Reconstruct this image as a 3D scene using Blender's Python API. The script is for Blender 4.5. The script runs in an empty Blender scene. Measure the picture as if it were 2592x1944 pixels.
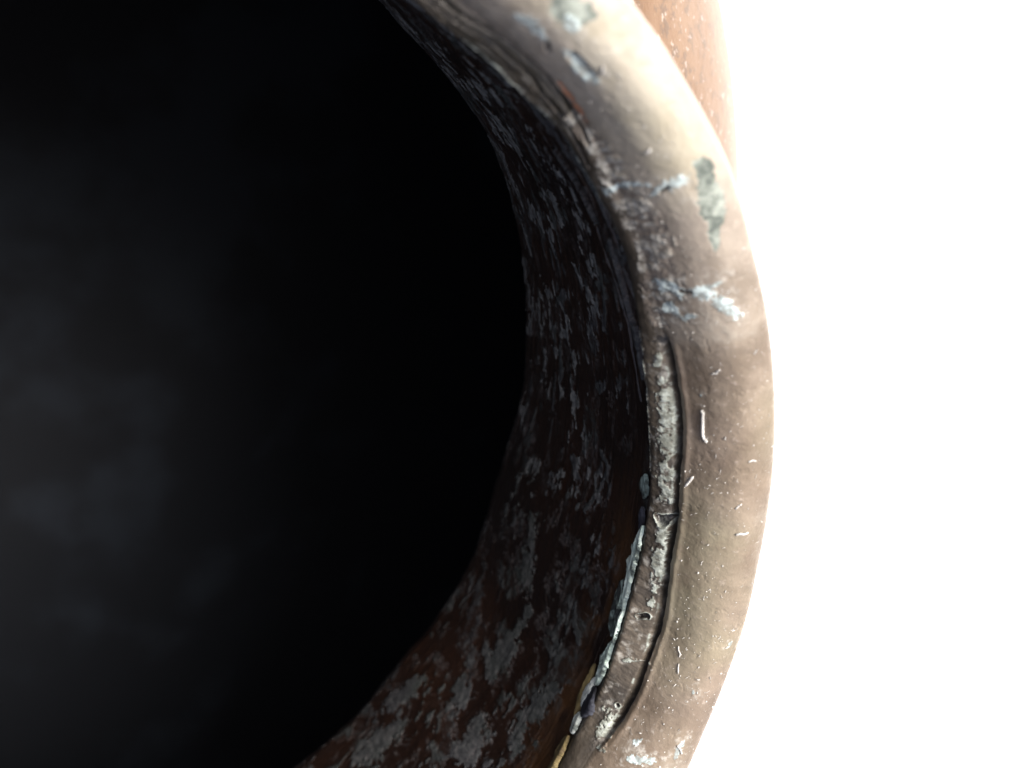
import bpy, bmesh, math, random
import numpy as np
from mathutils import Matrix, Vector

C = bpy.context.scene.collection
U = 0.06            # outer radius of the lip in metres; the shape below is in units of it
BASE = 3.12         # depth of the foot under the lip

# ---------------------------------------------------------------- camera
ax, by = 0.48836, 0.46477
ca, sa, cb, sb = math.cos(ax), math.sin(ax), math.cos(by), math.sin(by)
RX = Matrix(((1, 0, 0), (0, ca, -sa), (0, sa, ca)))
RY = Matrix(((cb, 0, sb), (0, 1, 0), (-sb, 0, cb)))
cam_d = bpy.data.cameras.new('camera')
cam = bpy.data.objects.new('camera', cam_d)
C.objects.link(cam)
M = (RX @ RY).transposed().to_4x4()
M.translation = Vector((0.11243, 0.85182, 0.96945 + BASE)) * U
cam.matrix_world = M
cam_d.sensor_width = 36
cam_d.lens = 36 * 1.06228
cam_d.clip_start = 0.002
cam_d.clip_end = 200
cam_d.dof.use_dof = True
cam_d.dof.focus_distance = 1.62 * U
cam_d.dof.aperture_fstop = 28
bpy.context.scene.camera = cam

# ---------------------------------------------------------------- daylight
SUN_EL, SUN_AZ = math.radians(60), math.radians(62)
w = bpy.data.worlds.new('World')
bpy.context.scene.world = w
w.use_nodes = True
nt = w.node_tree
sky = nt.nodes.new('ShaderNodeTexSky')
sky.sky_type = 'NISHITA'
sky.sun_disc = False
sky.sun_elevation = SUN_EL
sky.sun_rotation = math.pi / 2 - SUN_AZ
sky.air_density = 0.45
sky.dust_density = 10.0
sky.ozone_density = 0.0
nt.links.new(sky.outputs[0], nt.nodes['Background'].inputs[0])
nt.nodes['Background'].inputs[1].default_value = 0.15
sd = bpy.data.lights.new('sun', 'SUN')
sd.energy = 2.3
sd.angle = math.radians(35)
sd.color = (1.0, 0.985, 0.97)
so = bpy.data.objects.new('sun', sd)
C.objects.link(so)
dv = Vector((math.cos(SUN_AZ) * math.cos(SUN_EL), math.sin(SUN_AZ) * math.cos(SUN_EL), math.sin(SUN_EL)))
so.rotation_euler = dv.to_track_quat('Z', 'Y').to_euler()
so.location = dv * 3
vs = bpy.context.scene.view_settings
vs.view_transform = 'Standard'
vs.look = 'None'
vs.exposure = 1.25
vs.gamma = 1

# ---------------------------------------------------------------- shape of the vessel
D2 = math.pi / 180
# measured out-of-roundness: (angle in degrees, radius) along four rings
RING = [
 (1.0, [(43,.999),(36.6,1.0),(30.2,1.003),(22.1,.997),(13,.997),(4.1,.997),(-5.5,.997),(-13,1.004),(-17.4,1.006),(-22.6,1.009),(-27.7,1.017)]),
 (.893, [(48.8,.888),(45,.896),(40,.903),(36.6,.905),(31.6,.901),(26.1,.896),(21.2,.890),(16.6,.888),(12.8,.891),(8.6,.890),(4.1,.888),(.3,.886),(-2.9,.889),(-6.8,.890),(-10.6,.896),(-14.5,.905),(-18.5,.906),(-21.8,.907),(-25.6,.904),(-29.1,.892)]),
 (.876, [(48.7,.867),(44.5,.876),(40.1,.880),(36.6,.887),(33,.887),(29.8,.887),(26.8,.888),(22.9,.885),(19,.877),(15.1,.874),(12.3,.871),(7.9,.870),(3.2,.871),(-1.6,.873),(-4.8,.872),(-8.9,.874),(-11.5,.873),(-16.1,.876),(-19.5,.879),(-23.7,.883),(-28,.883),(-31.1,.881),(-34,.885)]),
 (.927, [(39.1,.914),(32.2,.926),(28.5,.932),(24.2,.939),(18.8,.941),(12.7,.936),(7.2,.934),(2.9,.930),(-2.2,.928),(-5.5,.928),(-9.5,.922),(-14.8,.913),(-20.2,.912),(-25.6,.922),(-28.7,.929),(-35,.928),(-39.6,.925),(-44.1,.917),(-48.2,.922),(-52.2,.93)]),
]
_tg = np.linspace(-180, 180, 2881)
DEV = []
for r0, pts in RING:
    p = sorted(pts)
    xs = [-180, p[0][0] - 35] + [q[0] for q in p] + [p[-1][0] + 35, 180]
    ys = [0, 0] + [q[1] - r0 for q in p] + [0, 0]
    y = np.interp(_tg, xs, ys)
    k = np.hanning(25); k /= k.sum()
    DEV.append(np.convolve(np.pad(y, 12, mode='wrap'), k, 'valid'))

# profile of lip, ring and neck: (r, z, weights of the four rings)
PROF = [
 (.930, -.160, (.6, .2, 0, .2)), (.958, -.095, (.9, .1, 0, 0)), (.990, -.038, (1, 0, 0, 0)), (1.000, -.004, (1, 0, 0, 0)),
 (.991, .013, (1, 0, 0, 0)), (.967, .019, (.75, .25, 0, 0)), (.940, .013, (.5, .5, 0, 0)), (.917, -.008, (.2, .8, 0, 0)),
 (.902, -.036, (0, 1, 0, 0)), (.893, -.062, (0, 1, 0, 0)), (.889, -.074, (0, .8, .2, 0)), (.882, -.090, (0, .4, .6, 0)),
 (.876, -.103, (0, 0, 1, 0)), (.880, -.114, (0, 0, 1, 0)), (.889, -.126, (0, 0, 1, 0)), (.892, -.150, (0, 0, 1, 0)),
 (.895, -.230, (0, 0, .8, .2)), (.900, -.350, (0, 0, .45, .55)), (.908, -.480, (0, 0, .15, .85)), (.919, -.565, (0, 0, 0, 1)),
 (.929, -.603, (0, 0, 0, 1)), (.960, -.632, (0, 0, 0, 1)),
]
def catmull(P, n=24):
    P = np.array(P, float)
    Q = np.vstack([2 * P[0] - P[1], P, 2 * P[-1] - P[-2]])
    out = []
    for i in range(1, len(Q) - 2):
        t = np.linspace(0, 1, n, endpoint=False)[:, None]
        a, b, c, d = Q[i - 1], Q[i], Q[i + 1], Q[i + 2]
        out.append(.5 * (2 * b + (c - a) * t + (2 * a - 5 * b + 4 * c - d) * t ** 2 + (3 * b - a - 3 * c + d) * t ** 3))
    out.append(P[-1:])
    return np.vstack(out)
_P = catmull([(r, z) + wt for r, z, wt in PROF])
# s runs along the profile, close to arc length
SK = np.array([0, .0708, .1362, .1719, .1982, .2248, .2541, .2921, .3293, .3530, .3620, .3795, .3939, .4058, .4209, .4452, .5252, .6454, .7756, .8613, .9010, .9436])
_S = np.interp(np.arange(len(_P)), np.arange(len(SK)) * 24, SK)
S_C1, S_C2, S_TH, S_END = SK[9], SK[12], SK[20], SK[21]
_T = np.gradient(_P[:, :2], _S, axis=0)
_T /= np.linalg.norm(_T, axis=1)[:, None]
_N = np.stack([_T[:, 1] * -1, _T[:, 0]], 1) * -1     # points out of the metal
if _N[0, 0] < 0: _N = -_N

def surf(th, s, h=0.0):
    """th (rad), s (arc length), h (height off the surface) -> xyz in metres; the foot stands at z = 0"""
    col = lambda j: np.interp(s, _S, _P[:, j])
    td = np.degrees(th)
    r = col(0)
    for k in range(4):
        r = r + col(2 + k) * np.interp(td, _tg, DEV[k])
    nr, nz = np.interp(s, _S, _N[:, 0]), np.interp(s, _S, _N[:, 1])
    r = r + nr * h
    z = col(1) + nz * h + BASE
    return np.stack([r * np.cos(th), r * np.sin(th), z], -1) * U

# ---------------------------------------------------------------- noise
def vnoise(x, y, seed):
    rng = np.random.RandomState(seed)
    L = rng.rand(256, 256).astype(np.float32)
    xi = np.floor(x).astype(int); yi = np.floor(y).astype(int)
    fx = x - xi; fy = y - yi
    fx = fx * fx * fx * (fx * (fx * 6 - 15) + 10); fy = fy * fy * fy * (fy * (fy * 6 - 15) + 10)
    a = L[xi & 255, yi & 255]; b = L[(xi + 1) & 255, yi & 255]
    c = L[xi & 255, (yi + 1) & 255]; d = L[(xi + 1) & 255, (yi + 1) & 255]
    return (a * (1 - fx) + b * fx) * (1 - fy) + (c * (1 - fx) + d * fx) * fy
def fbm(x, y, seed, octaves=4, gain=.5, ang=.5):
    v = 0; a = 1; t = 0
    c, s = math.cos(ang), math.sin(ang)
    for o in range(octaves):
        v = v + a * vnoise(x + 31.7 * o, y + 17.3 * o, seed + o); t += a
        x, y = 2.03 * (c * x - s * y) if o else 2.03 * x, 2.03 * (s * x + c * y) if o else 2.03 * y
        a *= gain
    return v / t
def sst(a, b, x):
    t = np.clip((x - a) / (b - a), 0, 1)      # a > b falls instead of rising
    return t * t * (3 - 2 * t)
def stroke(u, s, pts, wob=None):
    """signed cover of a polyline of (theta_deg, s, half width): 1 in the middle, 0 at the edge, <0 outside"""
    best = np.full(u.shape, -9., np.float32)
    P = [(p[0] * D2 * .9, p[1], p[2]) for p in pts]
    if len(P) == 1: P = P * 2
    for (x0, y0, w0), (x1, y1, w1) in zip(P[:-1], P[1:]):
        dx, dy = x1 - x0, y1 - y0
        q = dx * dx + dy * dy
        t = np.clip(((u - x0) * dx + (s - y0) * dy) / q, 0, 1) if q > 1e-12 else 0 * u
        d = np.hypot(u - x0 - t * dx, s - y0 - t * dy)
        best = np.maximum(best, 1 - d / (w0 + (w1 - w0) * t))
    return best

# ---------------------------------------------------------------- marks on the metal, (theta in degrees, arc length, half width)
PALE_LIP = [
 [(42.94,.2985,.0105),(42.1,.3000,.0150),(41.18,.2985,.0110)],
 [(30.31,.3170,.0049),(30.92,.2928,.0072),(31.23,.2729,.0084),(31.23,.2582,.0081)],
 [(30.62,.3747,.0077),(31.31,.3390,.0030),(31.23,.3107,.0020)],
 [(21.9,.3401,.0115),(21.67,.3170,.0097),(21.59,.2928,.0070),(21.97,.2708,.0052),(22.2,.2530,.0020)],
 [(21.21,.2855,.0054),(21.36,.2676,.0078)], [(19.91,.3390,.0105),(19.14,.3243,.0076),(19.37,.3002,.0045)],
 [(11.34,.3191,.0040)], [(19.3,.2455,.0060)], [(-26.16,.3117,.0070)], [(-24.24,.2425,.0050),(-26.0,.2425,.0055)],
 [(-27.84,.3002,.0085),(-26.92,.2760,.0075)], [(20.6,.262,.012),(19.0,.245,.008)], [(47.0,.300,.010),(44.8,.306,.004)],
 [(45.2,.262,.010)], [(-13.5,.225,.004)], [(-19.0,.262,.004)],
]
DARK_LIP = [
 [(43.3,.2890,.0040),(42.17,.2885,.0040)], [(21.59,.3190,.0034),(21.59,.3002,.0036)], [(30.55,.3000,.0030),(30.9,.2850,.0030)],
 [(16.16,.3632,.0085)], [(44.8,.306,.004),(44.0,.322,.003)], [(31.4,.3620,.004)],
]
GREEN_LIP = [[(31.2,.2309,.0135),(29.78,.2309,.0190),(27.79,.2362,.0190),(26.41,.2456,.0105),(25.0,.2500,.0048)],
 [(46.38,.2530,.0200),(45.0,.2414,.0150)]]
CRUST = [[(37.5,.3640,.010),(36.2,.3621,.0134),(33.53,.3569,.0191),(30.62,.3495,.0223),(28.4,.3464,.0253),(25.87,.3432,.0254),(23.27,.3464,.0300),(20.75,.3506,.0238),(18.0,.3580,.0122)],
 [(27.56,.3653,.0154),(26.26,.3359,.0168),(23.04,.3264,.0199),(21.21,.3275,.0144)]]
RIDGES = [[(56,.372,.0035),(48.6,.3632,.0035),(45.08,.3537,.0040),(42.17,.3537,.0042),(39.65,.3579,.0044),(36.59,.3642,.0048),(35.21,.3653,.0045)],
 [(56,.385,.003),(46.15,.3695,.0032),(42.71,.3684,.0036),(39.19,.3737,.0036),(36.28,.3789,.0036),(33,.382,.003)]]
BEAD_PALE = [[(14.6,.3655,.005),(13.6,.372,.006)],[(11.87,.3695,.0080),(10.26,.3673,.0100),(7.82,.3672,.0120),(4.91,.3672,.0125),(1.92,.3673,.0120),(-.68,.3673,.0100)],
 [(-3.6,.3672,.0080),(-5.04,.3672,.0090),(-7.79,.3673,.0090),(-10.47,.3663,.0080),(-12.77,.3663,.0060)],
 [(-18.73,.3485,.0030),(-19.42,.3705,.0034),(-19.81,.3790,.0026)],[(-25.85,.3653,.0124),(-27.46,.3590,.0126),(-28.76,.3548,.0095)]]
HOLES = [[(-2.9,.3780,.0045),(-3.05,.3690,.0085),(-2.6,.3620,.0060)],[(-14.6,.3790,.0030),(-14.2,.3690,.0050)],[(-24.47,.3632,.0040)]]
C2_PALE = [[(47,.392,.0020),(39.95,.3960,.0026),(36.2,.4000,.0030),(32.84,.3988,.0042),(29.7,.3988,.0040),(26,.3980,.0018)],
 [(23.5,.4000,.0030),(22.0,.4020,.0036)],[(20.6,.400,.0035),(19.22,.4030,.0060),(17.9,.4025,.003)],[(16.2,.4000,.0050),(15.09,.4010,.0080),(14.2,.4000,.0050)],
 [(13.4,.397,.003),(12.33,.3960,.0044),(11.11,.3990,.0045),(7.43,.3980,.0050),(4.22,.3990,.0050),(1.5,.3990,.0034)]]
WALL_PALE = [
 [(-17.05,.7221,.0134),(-19.42,.7032,.0114)],[(-21.03,.6917,.0219),(-23.02,.6885,.0262),(-23.56,.6759,.0173)],
 [(-40.46,.6088,.0316),(-42.07,.5962,.0351),(-43.53,.6109,.0235)],[(-39.7,.6801,.0250),(-39.32,.7074,.0187)],
 [(-43.68,.5836,.0062),(-42.45,.5804,.0069)],[(-41.77,.5458,.0061),(-40.92,.5416,.0053)],
 [(-25.47,.6476,.0102),(-27.92,.6560,.0145),(-29.75,.6612,.0127),(-31.97,.6738,.0171),(-33.81,.6654,.0127)],
 [(-21.41,.5342,.0079),(-22.64,.5164,.0062),(-23.1,.5059,.0070)],[(-6.72,.6560,.0129),(-7.87,.6340,.0110)],[(-10.78,.6948,.0157)],
 [(11.57,.6885,.0087),(10.11,.7095,.0106)],[(4.22,.7242,.0054),(2.15,.7169,.0090),(.55,.7232,.0063)],
 [(-2.9,.5731,.0057),(-3.66,.5437,.0064),(-5.96,.5552,.0065),(-8.56,.5752,.0057),(-10.47,.5888,.0057)],
 [(16.08,.8942,.0072),(15.31,.8533,.0059),(13.56,.8176,.0057)],[(3.45,.5867,.0124),(5.06,.5657,.0081)],
 [(-30.67,.6455,.0210),(-34.65,.6602,.0209),(-33.73,.7116,.0130)],[(-29.45,.5111,.0153),(-32.58,.5216,.0194),(-35.34,.5342,.0192),(-37.4,.5227,.0190)],
 [(-49.42,.7704,.0265),(-53.32,.7840,.0352)],[(-44.37,.8029,.0275),(-47.73,.8218,.0280)],[(18.99,.8859,.0101),(17.0,.8800,.0061)],
 [(33.22,.8500,.0145),(30.31,.8600,.0059),(27.63,.8700,.0059)],[(36.97,.5878,.0075),(34.75,.5867,.0075)],
]
GROOVES = [[(41,.405,.003),(38.2,.425,.003),(36,.455,.0035),(33.83,.470,.0035),(30.08,.4692,.0035),(26.03,.4650,.0035),(23.04,.4555,.0035),(20.44,.4430,.003),(17,.430,.003)],
 [(33,.545,.003),(29.7,.5405,.0034),(26.49,.5238,.0034),(23.27,.5143,.0034),(20.36,.5007,.0034),(18.3,.4849,.0034),(16.31,.4755,.0034),(12.33,.4660,.0034),(7,.452,.003)]]
RIB_PALE = [[(43,.412,.0024),(40,.420,.0028),(37.2,.430,.0030),(35.06,.440,.0034),(32.5,.450,.0034),(28.02,.4530,.0030),(25,.448,.0024)],
 [(23,.474,.0028),(21.59,.4671,.0038),(18.53,.4571,.0050),(16.77,.4500,.0036),(14.4,.4420,.0036),(10,.436,.0026)],[(31,.522,.002),(27,.508,.003),(24,.500,.002)]]
DASHES = [[(23.88,.8113,.0091),(21.05,.8344,.0121),(19.6,.8281,.0098)],[(15.47,.8439,.0074),(13.86,.8344,.0082),(12.41,.8208,.0068)],[(27.48,.7820,.0049),(26.56,.7820,.0049)],
 [(16.69,.7085,.0059),(15.54,.7022,.0059)],[(23.04,.6424,.0120),(20.59,.6403,.0120)],[(16.08,.6277,.0088),(14.78,.6056,.0079)],[(14.86,.5962,.0055),(12.71,.5605,.0056)],
 [(35.13,.7883,.0099),(33.6,.7799,.0080)],[(32.61,.7431,.0070),(31.31,.7148,.0074),(29.78,.6990,.0081)]]
def cover(u, s, strokes, amp, seed, fr=60):
    wob = ((fbm(u * fr, s * fr, seed, 3, .6) - .5) * 1.5 + (fbm(u * fr * 3.5, s * fr * 3.5, seed + 40, 4, .7) - .5) * 1.7) * amp
    b = np.full(u.shape, -9., np.float32)
    for st in strokes: b = np.maximum(b, stroke(u, s, st))
    return sst(0, .35, b + wob)

PALE_FAR = [[(p[0], p[1], p[2] * 2.4 + .004) for p in st] for st in PALE_LIP]
def fields(th, s):
    """relief (in units of U) and the masks of the stains and painted glare"""
    u = th * .9
    td = th / D2
    f = {}
    big = fbm(u * 9, s * 16, 3, 3)
    lip = 1 - sst(S_C1 - .01, S_C1 + .004, s)
    wall = sst(.400, .425, s)
    ring = (1 - lip) * (1 - wall)
    h = lip * (.0018 * (big - .5) + .0005 * (fbm(u * 40, s * 50, 8, 3) - .5))
    h = h - lip * .0005 * sst(.74, .80, fbm(u * 75, s * 75, 9, 3))
    # crack between lip and ring
    wv = (fbm(u * 14, s * 0, 11, 3) - .5)
    cs = S_C1 + .001 + .007 * wv + .002 * (fbm(u * 70, s * 0, 14, 3, .6) - .5)
    inr = sst(-30.5, -24.5, td) * (1 - sst(14.8, 17.2, td))
    cwid = .0016 + .0030 * fbm(u * 30, s * 0, 12, 4, .6)
    crack = inr * np.exp(-((s - cs) / cwid) ** 2)
    lipedge = inr * np.exp(-((s - cs - cwid - .0026) / .0016) ** 2) * sst(.38, .5, fbm(u * 30, s * 0, 15, 4))
    lipline = inr * np.exp(-((s - cs + .0125) / .004) ** 2)
    h = h - .018 * crack + .0022 * lipline
    # crust and ridges where lip and ring run together
    cr = cover(u, s, CRUST, .9, 21, 45)
    # wrinkles run across the ring
    wr = fbm(u * 95 + s * 20, s * 40, 23, 4, .6)
    h = h + cr * (.006 * (wr - .42) + .004 * (fbm(u * 60, s * 60, 27, 3) - .5))
    upr = sst(34, 38, td)
    rg = np.maximum.reduce([sst(0, .8, stroke(u + 0, s + .003 * (fbm(u * 25, s * 0, 31, 2) - .5), r)) for r in RIDGES])
    h = h - .014 * rg + upr * ring * (.007 * (fbm(u * 14, s * 160, 33, 4, .6) - .5) + .003 * (fbm(u * 60, s * 90, 34, 3) - .5))
    # ring: a rounded bead
    x = np.clip((s - S_C1 - .004) / (S_C2 + .003 - S_C1 - .004), 0, 1)
    bulge = np.sin(np.pi * x) ** .7
    bn = fbm(u * 120, s * 60, 41, 4, .6)
    h = h + bulge * (.0055 + .004 * (fbm(u * 10, s * 12, 42, 2) - .5)) * (1 - .5 * upr) * (.5 + .5 * sst(-10, -3, td)) + ring * .0022 * (bn - .5) * (.4 + inr)
    bp = cover(u, s, BEAD_PALE, 1.3, 44, 55) * (1 - crack)
    h = h + .0018 * bp
    hb = np.full(u.shape, -9., np.float32)
    for st in HOLES: hb = np.maximum(hb, stroke(u, s, st))
    hb = hb + 1.3 * (fbm(u * 60, s * 60, 46, 4) - .5)
    hole = sst(0, .35, hb); rim_ = sst(-.45, -.15, hb) * (1 - sst(0, .2, hb))
    h = h - .008 * hole + .002 * rim_
    # undercut below the ring, then the ribbed wall
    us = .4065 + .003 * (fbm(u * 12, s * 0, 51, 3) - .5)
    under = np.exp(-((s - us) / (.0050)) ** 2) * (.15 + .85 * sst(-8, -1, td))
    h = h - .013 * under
    c2p = cover(u, s, C2_PALE, .9, 53, 70)
    h = h + .0022 * c2p
    rib = fbm(u * 5, s * 75, 61, 4, .55) - .5
    rib2 = fbm(u * 10 + 7, s * 150, 62, 3) - .5
    gv = np.maximum.reduce([sst(0, .9, stroke(u, s + .004 * (fbm(u * 18, s * 0, 65, 3) - .5), g)) for g in GROOVES])
    rp = cover(u, s, RIB_PALE, .8, 66, 60)
    h = h - .009 * gv + .005 * rp
    fade = np.exp(-np.maximum(s - .42, 0) / .09)
    h = h + wall * (.0015 + .0015 * sst(-30, 0, td) + 0.009 * fade * sst(0, 30, td) + .003 * fade) * rib + wall * .0009 * rib2 * (1 - .6 * (1 - sst(-32, 2, td))) + wall * .0018 * (fbm(u * 24, s * 30, 63, 4, .6) - .5)
    # patina patches on the wall: long round the neck, rounder near the throat
    e = .42 + .0 * s
    low = 1 - sst(-32, 2, td)
    pn = fbm(u * 17 + 2 * (rib + .5), s * 40, 71, 6, .64) * (1 - low) + low * fbm(u * 27 + 30, s * 25, 72, 6, .66)
    pn2 = fbm(u * 7, s * 11, 77, 3)
    pw = sst(.525 + .035 * (1 - low), .60 + .035 * (1 - low), pn + .30 * (pn2 - .5)) * (.45 + .55 * sst(.35, .6, fbm(u * 50, s * 60, 74, 4, .65)))
    fleck = sst(.58, .66, fbm(u * 40, s * 85, 76, 4, .6)) * sst(.38, .55, fbm(u * 9, s * 14, 78, 3))
    st = fbm(u * 26, s * 85, 79, 5, .62)
    streak = sst(.61, .68, st) * sst(.40, .5, s) * sst(.36, .55, fbm(u * 8, s * 14, 80, 3))
    pm = np.maximum(cover(u, s, WALL_PALE, 1.0, 73, 42), cover(u, s, DASHES, 1.2, 67, 60))
    pat = wall * np.clip(np.maximum(pw * .62 + streak * .75 * (1 - low) + fleck * .8, pm * 1.0), 0, 1)
    dash = wall * np.maximum(cover(u, s, DASHES, 1.6, 67, 60), (1 - low) * fleck * sst(.47, .55, s))
    f['dash'] = np.clip(dash, 0, 1)
    clean = np.exp(-((s - .455) / .030) ** 2) * (1 - sst(8, 20, td))     # bare brown band under the ring
    pat = np.maximum(pat * (1 - .85 * clean) * (1 - .8 * gv), .9 * rp * wall)
    edge = sst(.50, .53, pn + .22 * (pn2 - .5)) * (1 - sst(.53, .57, pn + .22 * (pn2 - .5)))
    h = h + .0022 * pat
    f['wallpale'] = pat; f['edge'] = edge * wall * (1 - clean) * sst(.45, .6, fbm(u * 20, s * 20, 75, 2))
    # lip stains and painted glare
    pl = cover(u, s, PALE_LIP, 1.0, 81, 75)
    dl = cover(u, s, DARK_LIP, .7, 83, 80)
    gl = cover(u, s, GREEN_LIP, .55, 85, 40)
    pit = sst(0, .8, stroke(u, s, [(42.9, .2950, .012), (41.4, .2950, .012)]))
    h = h - .004 * pit - .0030 * dl + .0006 * pl - .0006 * gl
    f['pale'] = np.clip(pl * (1 - dl), 0, 1)
    f['crust'] = cr * sst(.36, .62, wr)
    f['crustbase'] = cr
    f['bead'] = np.clip(bp * sst(.30, .55, bn + .1) + .9 * rim_ + c2p + .8 * lipedge, 0, 1)
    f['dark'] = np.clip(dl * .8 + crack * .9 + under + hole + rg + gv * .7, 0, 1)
    f['green'] = gl
    f['painted_glare'] = np.clip(sst(4, 44, td) * sst(.375, .33, s), 0, 1)  # veiling glare over the upper lip, painted as a pale mask
    f['layer'] = np.clip(sst(33, 40, td) * (1 - wall) * sst(.352, .362, s) * (.35 + .65 * sst(.36, .52, fbm(u * 11 + 3, s * 190, 94, 4, .6))), 0, 1) * .85
    f['copper'] = cover(u, s, [[(41.0,.3460,.0018),(39,.3500,.0028),(37,.3545,.0026)]], 1.2, 95, 80)
    f['rust'] = wall * (1 - sst(-14, 4, td)) * np.exp(-((s - .46) / .045) ** 2) * sst(.3, .6, fbm(u * 12, s * 20, 93, 4)) + 0 * s
    f['haze'] = np.clip((1 - wall) * (cover(u, s, PALE_FAR, 1.5, 87, 30) * .5 + cr * .5 + inr * ring * .55 * sst(.4, .6, fbm(u * 30, s * 60, 88, 4)) + upr * ring * .45 * sst(.42, .6, fbm(u * 22, s * 160, 89, 4))), 0, 1)
    f['olive'] = np.clip(sst(24, 34, td) * sst(.40, .62, fbm(u * 8, s * 11, 90, 3)) * sst(.325, .28, s) + sst(10, 16, td) * sst(.192, .176, s), 0, 1)
    return h, f

# ---------------------------------------------------------------- helpers
def link(name, mesh, mats, parent=None):
    o = bpy.data.objects.new(name, mesh)
    for m in (mats if isinstance(mats, list) else [mats]): mesh.materials.append(m)
    C.objects.link(o)
    if parent: o.parent = parent
    return o
def grid_mesh(name, V, closed=False, flip=False):
    """V: (rows, cols, 3)"""
    nr, nc = V.shape[:2]
    idx = np.arange(nr * nc).reshape(nr, nc)
    if closed: idx = np.concatenate([idx, idx[:, :1]], 1)
    q = np.stack([idx[:-1, :-1], idx[:-1, 1:], idx[1:, 1:], idx[1:, :-1]], -1).reshape(-1, 4)
    if flip: q = q[:, ::-1]
    me = bpy.data.meshes.new(name)
    me.vertices.add(nr * nc); me.vertices.foreach_set('co', V.reshape(-1).astype(np.float32))
    me.loops.add(q.size); me.loops.foreach_set('vertex_index', q.reshape(-1).astype(np.int32))
    me.polygons.add(len(q))
    me.polygons.foreach_set('loop_start', np.arange(0, q.size, 4, dtype=np.int32))
    me.polygons.foreach_set('use_smooth', np.ones(len(q), bool))
    me.update(); me.validate()
    return me
def attr(me, name, a):
    at = me.attributes.new(name, 'FLOAT', 'POINT')
    at.data.foreach_set('value', np.ascontiguousarray(a, np.float32).reshape(-1))

class Mat:
    def __init__(s, name):
        s.m = bpy.data.materials.new(name); s.m.use_nodes = True
        s.nt = s.m.node_tree; s.b = s.nt.nodes['Principled BSDF']
    def n(s, t, **k):
        x = s.nt.nodes.new(t)
        for a, b in k.items(): setattr(x, a, b)
        return x
    def l(s, a, b): s.nt.links.new(a, b)
    def attr(s, name): return s.n('ShaderNodeAttribute', attribute_name=name).outputs['Fac']
    def obj(s, scale=(1, 1, 1)):
        tc = s.n('ShaderNodeTexCoord'); mp = s.n('ShaderNodeMapping'); mp.inputs['Scale'].default_value = scale
        s.l(tc.outputs['Object'], mp.inputs[0]); return mp.outputs[0]
    def noise(s, scale, detail=5, rough=.55, vec=None, dist=0.):
        x = s.n('ShaderNodeTexNoise'); x.inputs['Scale'].default_value = scale
        x.inputs['Detail'].default_value = detail; x.inputs['Roughness'].default_value = rough
        x.inputs['Distortion'].default_value = dist
        s.l(vec or s.obj(), x.inputs['Vector']); return x.outputs['Fac']
    def rng(s, v, a, b, c=0., d=1., smooth=True):
        x = s.n('ShaderNodeMapRange', interpolation_type='SMOOTHSTEP' if smooth else 'LINEAR')
        for i, q in zip((1, 2, 3, 4), (a, b, c, d)): x.inputs[i].default_value = q
        s.l(v, x.inputs[0]); return x.outputs[0]
    def math(s, op, a, b):
        x = s.n('ShaderNodeMath', operation=op)
        for i, q in enumerate((a, b)):
            if isinstance(q, (int, float)): x.inputs[i].default_value = q
            else: s.l(q, x.inputs[i])
        return x.outputs[0]
    def mix(s, f, a, b):
        x = s.n('ShaderNodeMix', data_type='RGBA')
        if isinstance(f, (int, float)): x.inputs[0].default_value = f
        else: s.l(f, x.inputs[0])
        for i, q in ((6, a), (7, b)):
            if isinstance(q, tuple): x.inputs[i].default_value = q + (1,)
            else: s.l(q, x.inputs[i])
        return x.outputs[2]
    def bump(s, h, strength, dist):
        x = s.n('ShaderNodeBump'); x.inputs['Strength'].default_value = strength
        x.inputs['Distance'].default_value = dist; s.l(h, x.inputs['Height']); s.l(x.outputs[0], s.b.inputs['Normal'])
    def done(s, col, rough, metal=0., spec=.5):
        for v, k in ((col, 'Base Color'), (rough, 'Roughness'), (metal, 'Metallic'), (spec, 'Specular IOR Level')):
            if isinstance(v, (int, float)): s.b.inputs[k].default_value = v
            elif isinstance(v, tuple): s.b.inputs[k].default_value = v + (1,)
            else: s.l(v, s.b.inputs[k])
        return s.m

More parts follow.
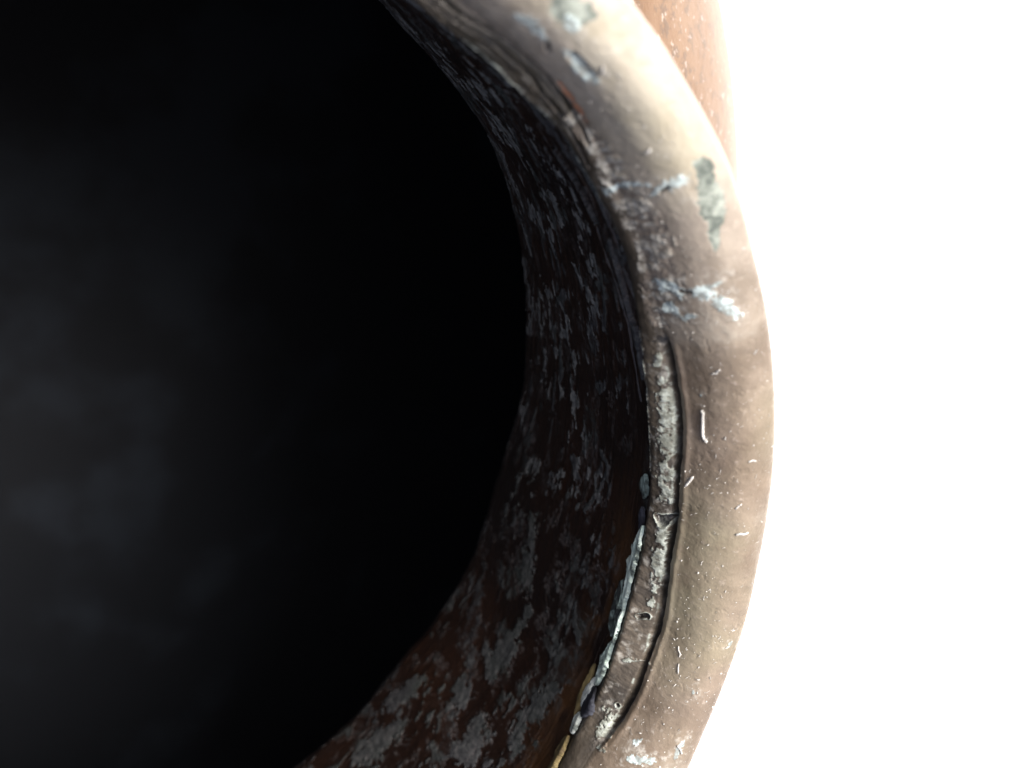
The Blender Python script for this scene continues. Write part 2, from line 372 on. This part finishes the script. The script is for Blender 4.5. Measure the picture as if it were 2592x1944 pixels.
# ---------------------------------------------------------------- materials
def metal_surface(name):
    m = Mat(name)
    n1 = m.noise(55, 5, .6); n2 = m.noise(260, 5, .6); n3 = m.noise(1500, 4, .6); n4 = m.noise(28, 3, .5)
    col = m.mix(m.rng(n1, .35, .65), (.096, .075, .053), (.152, .125, .098))
    col = m.mix(m.math('MULTIPLY', m.rng(n2, .42, .66), .45), col, (.20, .165, .125))
    col = m.mix(m.math('MULTIPLY', m.rng(n4, .5, .66), .35), col, (.26, .27, .16))        # olive cast of the old lacquer
    col = m.mix(m.math('MULTIPLY', m.rng(n3, .58, .75), .4), col, (.34, .30, .26))
    fine = m.math('MULTIPLY', m.math('SUBTRACT', m.noise(900, 6, .7), .5), 1.5)
    def rag(name, lo=.25, hi=.75):            # the stains break up into grains at their edges
        a = m.attr(name)
        return m.rng(m.math('ADD', a, m.math('MULTIPLY', fine, m.rng(a, 0, .25, 0, 1))), lo, hi)
    # wall side
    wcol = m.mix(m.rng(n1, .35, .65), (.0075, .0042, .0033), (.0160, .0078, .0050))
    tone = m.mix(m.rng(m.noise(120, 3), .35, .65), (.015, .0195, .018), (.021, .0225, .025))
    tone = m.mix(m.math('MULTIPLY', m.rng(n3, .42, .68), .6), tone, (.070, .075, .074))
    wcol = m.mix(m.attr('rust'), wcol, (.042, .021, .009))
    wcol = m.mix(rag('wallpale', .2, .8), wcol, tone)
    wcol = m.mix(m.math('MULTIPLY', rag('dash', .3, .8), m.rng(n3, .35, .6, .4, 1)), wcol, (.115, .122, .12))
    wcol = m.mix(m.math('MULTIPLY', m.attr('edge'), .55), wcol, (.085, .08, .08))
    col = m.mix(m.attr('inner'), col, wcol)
    blot = m.noise(75, 6, .65, dist=.6)
    col = m.mix(m.math('MULTIPLY', m.math('MULTIPLY', m.rng(blot, .54, .66), m.rng(m.attr('inner'), 0, 1, .45, 0)), m.rng(n3, .4, .6, .5, 1)), col, (.25, .235, .20))
    col = m.mix(m.math('MULTIPLY', m.math('MULTIPLY', m.rng(m.noise(95, 6, .65), .54, .68), m.rng(m.attr('inner'), 0, 1, .5, 0)), m.rng(n3, .4, .6, .6, 1)), col, (.085, .060, .042))
    ringcol = m.mix(m.rng(n2, .35, .65), (.036, .031, .024), (.078, .066, .050))
    col = m.mix(m.attr('ringness'), col, ringcol)
    col = m.mix(m.math('MULTIPLY', m.attr('olive'), .42), col, (.26, .245, .15))
    col = m.mix(m.math('MULTIPLY', m.attr('haze'), m.rng(n3, .45, .68)), col, (.34, .34, .31))
    col = m.mix(m.math('MULTIPLY', m.attr('painted_glare'), m.rng(n2, .3, .6, .28, .5)), col, (.385, .37, .33))  # glare mixed into the lip colour as a pale tint
    col = m.mix(m.attr('layer'), col, (.024, .022, .016))
    col = m.mix(m.attr('copper'), col, (.30, .13, .07))
    gcol = m.mix(m.rng(m.noise(420, 6, .7), .38, .62), (.045, .058, .050), (.22, .25, .22))
    col = m.mix(rag('green'), col, gcol)
    col = m.mix(m.math('MULTIPLY', m.attr('crustbase'), .65), col, (.125, .105, .085))
    ccol = m.mix(m.rng(n3, .4, .65), (.17, .16, .135), (.32, .32, .29))
    col = m.mix(rag('crust'), col, ccol)
    bcol = m.mix(m.rng(n3, .4, .66), (.12, .13, .11), (.29, .325, .295))
    col = m.mix(rag('bead', .3, .85), col, bcol)
    pcol = m.mix(m.rng(n3, .40, .62), (.17, .215, .22), (.43, .52, .52))
    col = m.mix(m.math('MULTIPLY', rag('pale', .3, .9), m.rng(n3, .3, .55, .5, .92)), col, pcol)
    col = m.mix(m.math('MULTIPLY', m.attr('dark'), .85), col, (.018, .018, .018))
    enc = m.math('MAXIMUM', m.attr('wallpale'), m.math('MAXIMUM', m.attr('crustbase'), m.math('MAXIMUM', m.attr('bead'), m.math('MAXIMUM', m.attr('pale'), m.attr('green')))))
    rough = m.rng(enc, 0, 1, .34, .75, False)
    rough = m.math('ADD', rough, m.rng(n2, .3, .7, -.05, .08))
    m.bump(m.math('ADD', n3, m.math('MULTIPLY', n2, 2)), .35, .00025)
    return m.done(col, rough, 0., .5)
M_METAL = metal_surface('aged_bronze')

def body_mat():
    m = Mat('aged_bronze_body')
    n1 = m.noise(40, 6, .62, m.obj((1, 1, .6))); n2 = m.noise(700, 5, .65); n3 = m.noise(1100, 3, .5)
    col = m.mix(m.rng(n1, .35, .62), (.098, .055, .027), (.145, .095, .058))
    col = m.mix(m.math('MULTIPLY', m.rng(n2, .50, .62), .55), col, (.06, .046, .036))
    col = m.mix(m.math('MULTIPLY', m.rng(n3, .60, .70), .6), col, (.3, .27, .24))
    m.bump(n2, .3, .0003)
    return m.done(col, .45, .0, .5)
M_BODY = body_mat()
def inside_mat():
    m = Mat('shaded_tarnish')
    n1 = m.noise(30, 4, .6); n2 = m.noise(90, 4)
    col = m.mix(m.rng(n1, .50, .66), (.0042, .0052, .0072), (.0078, .0102, .0142))  # tarnish pushed near black: the hollow's shade put into the colour
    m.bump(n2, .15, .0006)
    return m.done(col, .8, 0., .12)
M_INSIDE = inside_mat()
def verdigris(name, a, b, dk, k=1.):
    m = Mat(name)
    n1 = m.noise(500 * k, 5, .62); n2 = m.noise(230 * k, 5, .65, dist=.8); n3 = m.noise(2500, 3)
    col = m.mix(m.rng(n1, .38, .62), a, b)
    col = m.mix(m.rng(n2, .50, .60), col, dk)
    m.bump(m.math('ADD', n3, n1), .35, .0002)
    return m.done(col, .8, 0., .3)
M_MINT = verdigris('mint_verdigris', (.42, .54, .48), (.56, .67, .61), (.07, .09, .085), .9)
M_MINTDARK = verdigris('dark_verdigris', (.05, .065, .06), (.25, .33, .30), (.02, .025, .025), 1.3)
M_OCHRE = verdigris('ochre_crust', (.10, .08, .035), (.17, .135, .06), (.10, .075, .04))
M_SLATE = verdigris('slate_crust', (.018, .020, .028), (.045, .05, .065), (.012, .013, .016))
M_PALECR = verdigris('pale_crust', (.26, .30, .285), (.50, .55, .52), (.09, .105, .10))
def dust_mat():
    m = Mat('dust')
    return m.done(m.mix(m.rng(m.noise(300), .3, .7), (.24, .24, .23), (.46, .46, .44)), .85, 0, .3)
M_DUST = dust_mat()
def table_mat():
    m = Mat('white_paint')
    n1 = m.noise(6, 4); n2 = m.noise(300, 4)
    m.bump(n2, .1, .0005)
    return m.done(m.mix(n1, (.84, .84, .83), (.88, .88, .88)), .6, 0, .3)
M_TABLE = table_mat()
# ---------------------------------------------------------------- tabletop
bm = bmesh.new()
bmesh.ops.create_cube(bm, size=1, matrix=Matrix.Translation((0, 0, -.0151)) @ Matrix.Diagonal((16.0, 16.0, .03, 1)))
bmesh.ops.bevel(bm, geom=bm.edges[:], offset=.004, segments=3, affect='EDGES')
me = bpy.data.meshes.new('tabletop'); bm.to_mesh(me); bm.free()
t = link('tabletop', me, M_TABLE); t['kind'] = 'structure'

# ---------------------------------------------------------------- jar
jar = bpy.data.objects.new('bronze_jar', None)
jar.empty_display_size = .03
C.objects.link(jar)
jar['label'] = 'round-bodied aged brown bronze jar with thick lip, dark hollow neck and green verdigris'
jar['category'] = 'jar'

th = np.radians(np.concatenate([np.linspace(-66, 58, 1640, endpoint=False), np.linspace(58, 294, 170, endpoint=False)]))
thw = (th + math.pi) % (2 * math.pi) - math.pi
rows_lip = np.concatenate([np.linspace(0, .13, 22, endpoint=False), np.linspace(.13, .330, 150, endpoint=False), np.linspace(.330, S_C1 + .001, 24)])
rows_ring = np.linspace(S_C1 + .001, .412, 62)
rows_wall = np.concatenate([np.linspace(.412, .50, 60, endpoint=False), np.linspace(.50, S_END, 190)])
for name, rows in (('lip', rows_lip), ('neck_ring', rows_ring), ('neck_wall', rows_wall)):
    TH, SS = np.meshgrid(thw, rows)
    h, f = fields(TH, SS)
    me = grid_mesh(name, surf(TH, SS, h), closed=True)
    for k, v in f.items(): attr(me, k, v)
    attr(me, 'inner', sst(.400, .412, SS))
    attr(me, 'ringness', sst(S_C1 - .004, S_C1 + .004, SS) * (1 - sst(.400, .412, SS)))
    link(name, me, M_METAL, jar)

def lathe(name, prof, mat, n=256, wob=0.):
    P = catmull([(r, z, 0) for r, z in prof], 10)
    a = np.linspace(0, 2 * math.pi, n, endpoint=False)
    td = (a / D2 + 180) % 360 - 180
    A, I = np.meshgrid(a, np.arange(len(P)))
    r = P[:, 0][I]; z = P[:, 1][I]
    r = r * (1 + wob * (vnoise(np.cos(A) * 2 + 9, np.sin(A) * 2 + z * 2 + 9, 91) - .5))
    V = np.stack([r * np.cos(A), r * np.sin(A), z + BASE], -1) * U
    return link(name, grid_mesh(name, V, closed=True), mat, jar)
lathe('body', [(.931, -.158), (.934, -.26), (.945, -.36), (.985, -.44), (1.09, -.480), (1.23, -.530), (1.345, -.595), (1.45, -.685), (1.55, -.82), (1.65, -1.07), (1.72, -1.40), (1.73, -1.70), (1.68, -2.1), (1.52, -2.5), (1.28, -2.8), (1.0, -2.98), (.80, -3.05), (.78, -3.115), (.74, -3.115), (.72, -3.06), (.4, -3.05), (.02, -3.05)], M_BODY, 360, .006)
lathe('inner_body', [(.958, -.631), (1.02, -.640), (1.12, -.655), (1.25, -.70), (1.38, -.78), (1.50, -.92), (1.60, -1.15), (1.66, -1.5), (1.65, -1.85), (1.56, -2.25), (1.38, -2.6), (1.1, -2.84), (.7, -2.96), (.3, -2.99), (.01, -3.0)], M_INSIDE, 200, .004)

# flakes of verdigris and crust in the step under the ring: each one a raised piece of its own
def flake(name, pts, mat, thick=.006, base=.002, seed=0, rag=.5, label=None, hollow=0.):
    pts = np.array(pts, float); pts[:, 2] *= 2.0; pts[:, 1] += .004; thick = thick * .8
    L = np.concatenate([[0], np.cumsum(np.hypot(np.diff(pts[:, 0]) * D2 * .9, np.diff(pts[:, 1])))])
    n = max(24, int(L[-1] / .0016)); k = 13
    l = np.linspace(0, L[-1], n)
    c = [np.interp(l, L, pts[:, j]) for j in range(3)]
    for j in (0, 1):
        q = np.hanning(9); q /= q.sum(); c[j] = np.convolve(np.pad(c[j], 4, mode='edge'), q, 'valid') if n > 20 else c[j]
    T_ = np.stack([np.gradient(c[0] * D2 * .9), np.gradient(c[1])], 1); T_ /= np.linalg.norm(T_, axis=1)[:, None] + 1e-9
    Nn = np.stack([-T_[:, 1], T_[:, 0]], 1)
    end = np.sqrt(np.clip(1 - np.abs(2 * l / L[-1] - 1) ** 2.2, 0, 1))
    v = np.linspace(-1, 1, k)
    Lg, Vg = np.meshgrid(l, v)
    wl = c[2] * end * (1 + rag * 2 * (fbm(l * 110, l * 0 + 5, seed, 5, .65) - .5)); wr = c[2] * end * (1 + rag * 2 * (fbm(l * 110, l * 0 + 50, seed + 3, 5, .65) - .5))
    wd = np.where(Vg < 0, wl[None], wr[None])
    tt = (c[0][None] * D2) + Nn[None, :, 0] * Vg * wd / .9
    ss = c[1][None] + Nn[None, :, 1] * Vg * wd
    hh = base + thick * (1 - np.abs(Vg) ** 6) * end[None] * (.75 + .5 * fbm(tt * 110, ss * 110, seed + 7, 4, .6)) - .003 * (np.abs(Vg) > .99)
    if hollow: hh = hh - hollow * thick * (1 - np.abs(Vg) ** 4)
    h0, _ = fields(tt, ss)
    h0 = np.maximum(h0, -.002)
    o = link(name, grid_mesh(name, surf(tt, ss, h0 + hh)), mat, jar)
    if label: o['label'] = label
    return o
flake('verdigris_flake', [(-5.0,.3990,.0040),(-6.5,.405,.0070),(-9.02,.4170,.0110),(-10.85,.4190,.0115),(-12.23,.4170,.0090),(-13.99,.4130,.0080),(-15.6,.4060,.0050)], M_MINT, .005, .0055, 101, label='long mint green flake')
flake('verdigris_flake', [(-12.2,.4310,.0050),(-13.6,.4345,.0060),(-15.29,.4340,.0065),(-17.59,.4330,.0065),(-19.3,.4320,.0050)], M_MINTDARK, .006, .0055, 103, .6, label='dark grey green crumbling flake')
flake('verdigris_flake', [(-15.6,.4130,.0055),(-16.8,.4150,.0060),(-18.0,.4090,.0060),(-19.2,.4040,.0050)], M_MINTDARK, .005, .0055, 104, .6, label='dark grey green crumbling flake')
flake('verdigris_flake', [(-15.0,.4020,.0024),(-16.4,.4030,.0026),(-18.0,.4010,.0022),(-19.1,.3995,.0020)], M_MINT, .005, .0055, 105, .5, label='thin mint green sliver')
flake('verdigris_flake', [(-18.9,.4090,.0060),(-20.49,.4130,.0085),(-21.64,.4140,.0105),(-23.3,.4130,.0090),(-24.6,.4090,.0050)], M_MINT, .006, .0055, 107, label='wide pale mint flake')
flake('verdigris_flake', [(-24.0,.4280,.0040),(-25.01,.4272,.0055),(-26.54,.4282,.0058),(-27.84,.4251,.0036)], M_PALECR, .006, .0055, 109, .5, label='narrow white flake')
flake('dark_crust', [(-24.6,.4060,.0080),(-25.6,.4080,.0120),(-27.07,.4080,.0120),(-28.3,.4040,.0080)], M_SLATE, .003, .0055, 111, .3, label='slate blue crust')
flake('verdigris_flake', [(-28.0,.4150,.0050),(-28.8,.4120,.0070),(-29.6,.4080,.0070),(-30.4,.4030,.0040)], M_PALECR, .006, .0055, 113, .6, label='small white broken flake')
flake('ochre_crust', [(-23.2,.4430,.0022),(-25.62,.4400,.0032),(-27.23,.4360,.0032),(-29.3,.4300,.0024)], M_OCHRE, .004, .0055, 115, .6)
flake('ochre_crust', [(-30.8,.4080,.0050),(-31.59,.4110,.0085),(-32.81,.4100,.0095),(-34.04,.4040,.0080),(-35.8,.4020,.0060)], M_OCHRE, .006, .0055, 117, .4)
flake('pale_flake', [(.1,.4180,.0040),(-.91,.4230,.0080),(-2.05,.4245,.0100),(-2.9,.4200,.0045)], M_MINTDARK, .001, .0055, 119, .3, label='leaf shaped grey flake')
flake('pale_flake', [(-3.5,.4160,.0040),(-4.3,.4180,.0065),(-5.3,.4180,.0060),(-6.1,.4130,.0040)], M_SLATE, .004, .0055, 121, .4, label='dark flake')

# ---------------------------------------------------------------- lint and dust lying on the lip
def fibre_bm(bm, pts, rad, k=6):
    pts = [Vector(p) for p in pts]
    rings = []
    for i, p in enumerate(pts):
        d = (pts[min(i + 1, len(pts) - 1)] - pts[max(i - 1, 0)]).normalized()
        a = d.orthogonal().normalized(); b = d.cross(a)
        r = rad * (.45 if i in (0, len(pts) - 1) else 1)
        rings.append([bm.verts.new(p + (a * math.cos(q * 2 * math.pi / k) + b * math.sin(q * 2 * math.pi / k)) * r) for q in range(k)])
    for A, B in zip(rings[:-1], rings[1:]):
        for q in range(k): bm.faces.new((A[q], A[(q + 1) % k], B[(q + 1) % k], B[q]))
    bm.faces.new(rings[0][::-1]); bm.faces.new(rings[-1])
def on_lip(td, s, h=.001):
    a = np.array([td * D2]); b = np.array([s])
    h0, _ = fields(a, b)
    return Vector(surf(a, b, h0 + h)[0])
def curve_pts(pts, h, n=4):
    t = np.linspace(0, len(pts) - 1, (len(pts) - 1) * n + 1)
    a = np.interp(t, range(len(pts)), [p[0] for p in pts]); b = np.interp(t, range(len(pts)), [p[1] for p in pts])
    h0, _ = fields(a * D2, b)
    return surf(a * D2, b, h0 + h)
LINT = [
 ([(9.9,.3185),(9.73,.3150),(9.2,.3162),(8.43,.3165),(7.4,.3170),(7.0,.3140),(6.8,.3090)], .0022, 'longest white lint fibre, standing upright on the lip beside the pale ring'),
 ([(13.71,.2949),(13.85,.2915),(13.8,.2880),(14.1,.2850),(14.24,.2802)], .0012, 'crinkled lint fibre lying across the lip just above the middle'),
 ([(-1.98,.2540),(-1.85,.2480),(-1.95,.2435),(-1.82,.2362)], .0018, 'thick white lint fibre near the outer edge right of the dark ring hole'),
 ([(1.6,.3390),(2.23,.3348),(2.9,.3306)], .0019, 'slanting lint fibre close to the crack at the inner edge of the lip'),
 ([(-15.3,.3150),(-15.67,.3128),(-15.9,.3080),(-16.3,.3070)], .0011, 'upper of two fine hooked fibres on the lower lip'),
 ([(-16.9,.3044),(-17.3,.3030),(-17.9,.2990)], .0011, 'lower of two fine hooked fibres on the lower lip'),
 ([(34.06,.2939),(34.1,.2890),(34.25,.2834)], .0018, 'short white lint fibre above the long white streak on the lip'),
 ([(41.0,.2800),(41.3,.2740),(41.6,.2700)], .0016, 'short blurred fibre right of the pale pit'),
 ([(5.2,.246),(5.3,.240),(5.1,.234)], .0013, 'thin white fibre near the outer edge below the longest lint fibre'),
 ([(.6,.2590),(1.0,.2530),(1.1,.2500)], .0012, 'pale speck-like fibre near the outer edge at mid height'),
 ([(-24.6,.2500),(-24.9,.2420),(-25.4,.2350)], .0016, 'white fibre at the outer edge of the lip at its lowest visible end'),
]
for pts, r, lab in LINT:
    bm = bmesh.new(); fibre_bm(bm, curve_pts(pts, r * .8), r * U)
    me = bpy.data.meshes.new('lint_fibre'); bm.to_mesh(me); bm.free()
    for p in me.polygons: p.use_smooth = True
    o = link('lint_fibre', me, M_DUST)
    o['label'] = lab; o['category'] = 'lint'; o['group'] = 'lint fibres lying on the lip of the jar'

rd = random.Random(4)
bm = bmesh.new()
N = 620
tds = np.array([rd.triangular(-34, 50, -18) for _ in range(N)]); sss = np.array([rd.uniform(.165, .342) for _ in range(N)])
h0, _ = fields(tds * D2, sss)
PP = surf(tds * D2, sss, h0 + .0003)
for i in range(N):
    p = Vector(PP[i]); q = rd.random()
    sz = U * (.0006 + .0015 * q ** 6)
    if rd.random() < .22:
        ang = rd.uniform(0, math.pi); ln = U * rd.uniform(.003, .009)
        a = Vector((-math.sin(tds[i] * D2), math.cos(tds[i] * D2), 0)); b = Vector((math.cos(tds[i] * D2), math.sin(tds[i] * D2), 0))
        d = (a * math.cos(ang) + b * math.sin(ang)) * ln; e = (a * math.sin(ang) - b * math.cos(ang)) * ln * rd.uniform(-.3, .3)
        n_ = Vector((0, 0, sz * .5))
        fibre_bm(bm, [p - d * .5 + n_, p + e + n_, p + d * .5 + n_], sz * .55, 4)
    else:
        mt = Matrix.Translation(p) @ Matrix.Rotation(rd.uniform(0, 6), 4, 'Z') @ Matrix.Diagonal((sz * rd.uniform(.6, 1.5), sz * rd.uniform(.5, 1), sz * .6, 1))
        bmesh.ops.create_icosphere(bm, subdivisions=1, radius=1, matrix=mt)
me = bpy.data.meshes.new('dust'); bm.to_mesh(me); bm.free()
o = link('dust', me, M_DUST)
o['kind'] = 'stuff'; o['label'] = 'fine pale dust specks scattered over the brown lip of the jar'; o['category'] = 'dust'
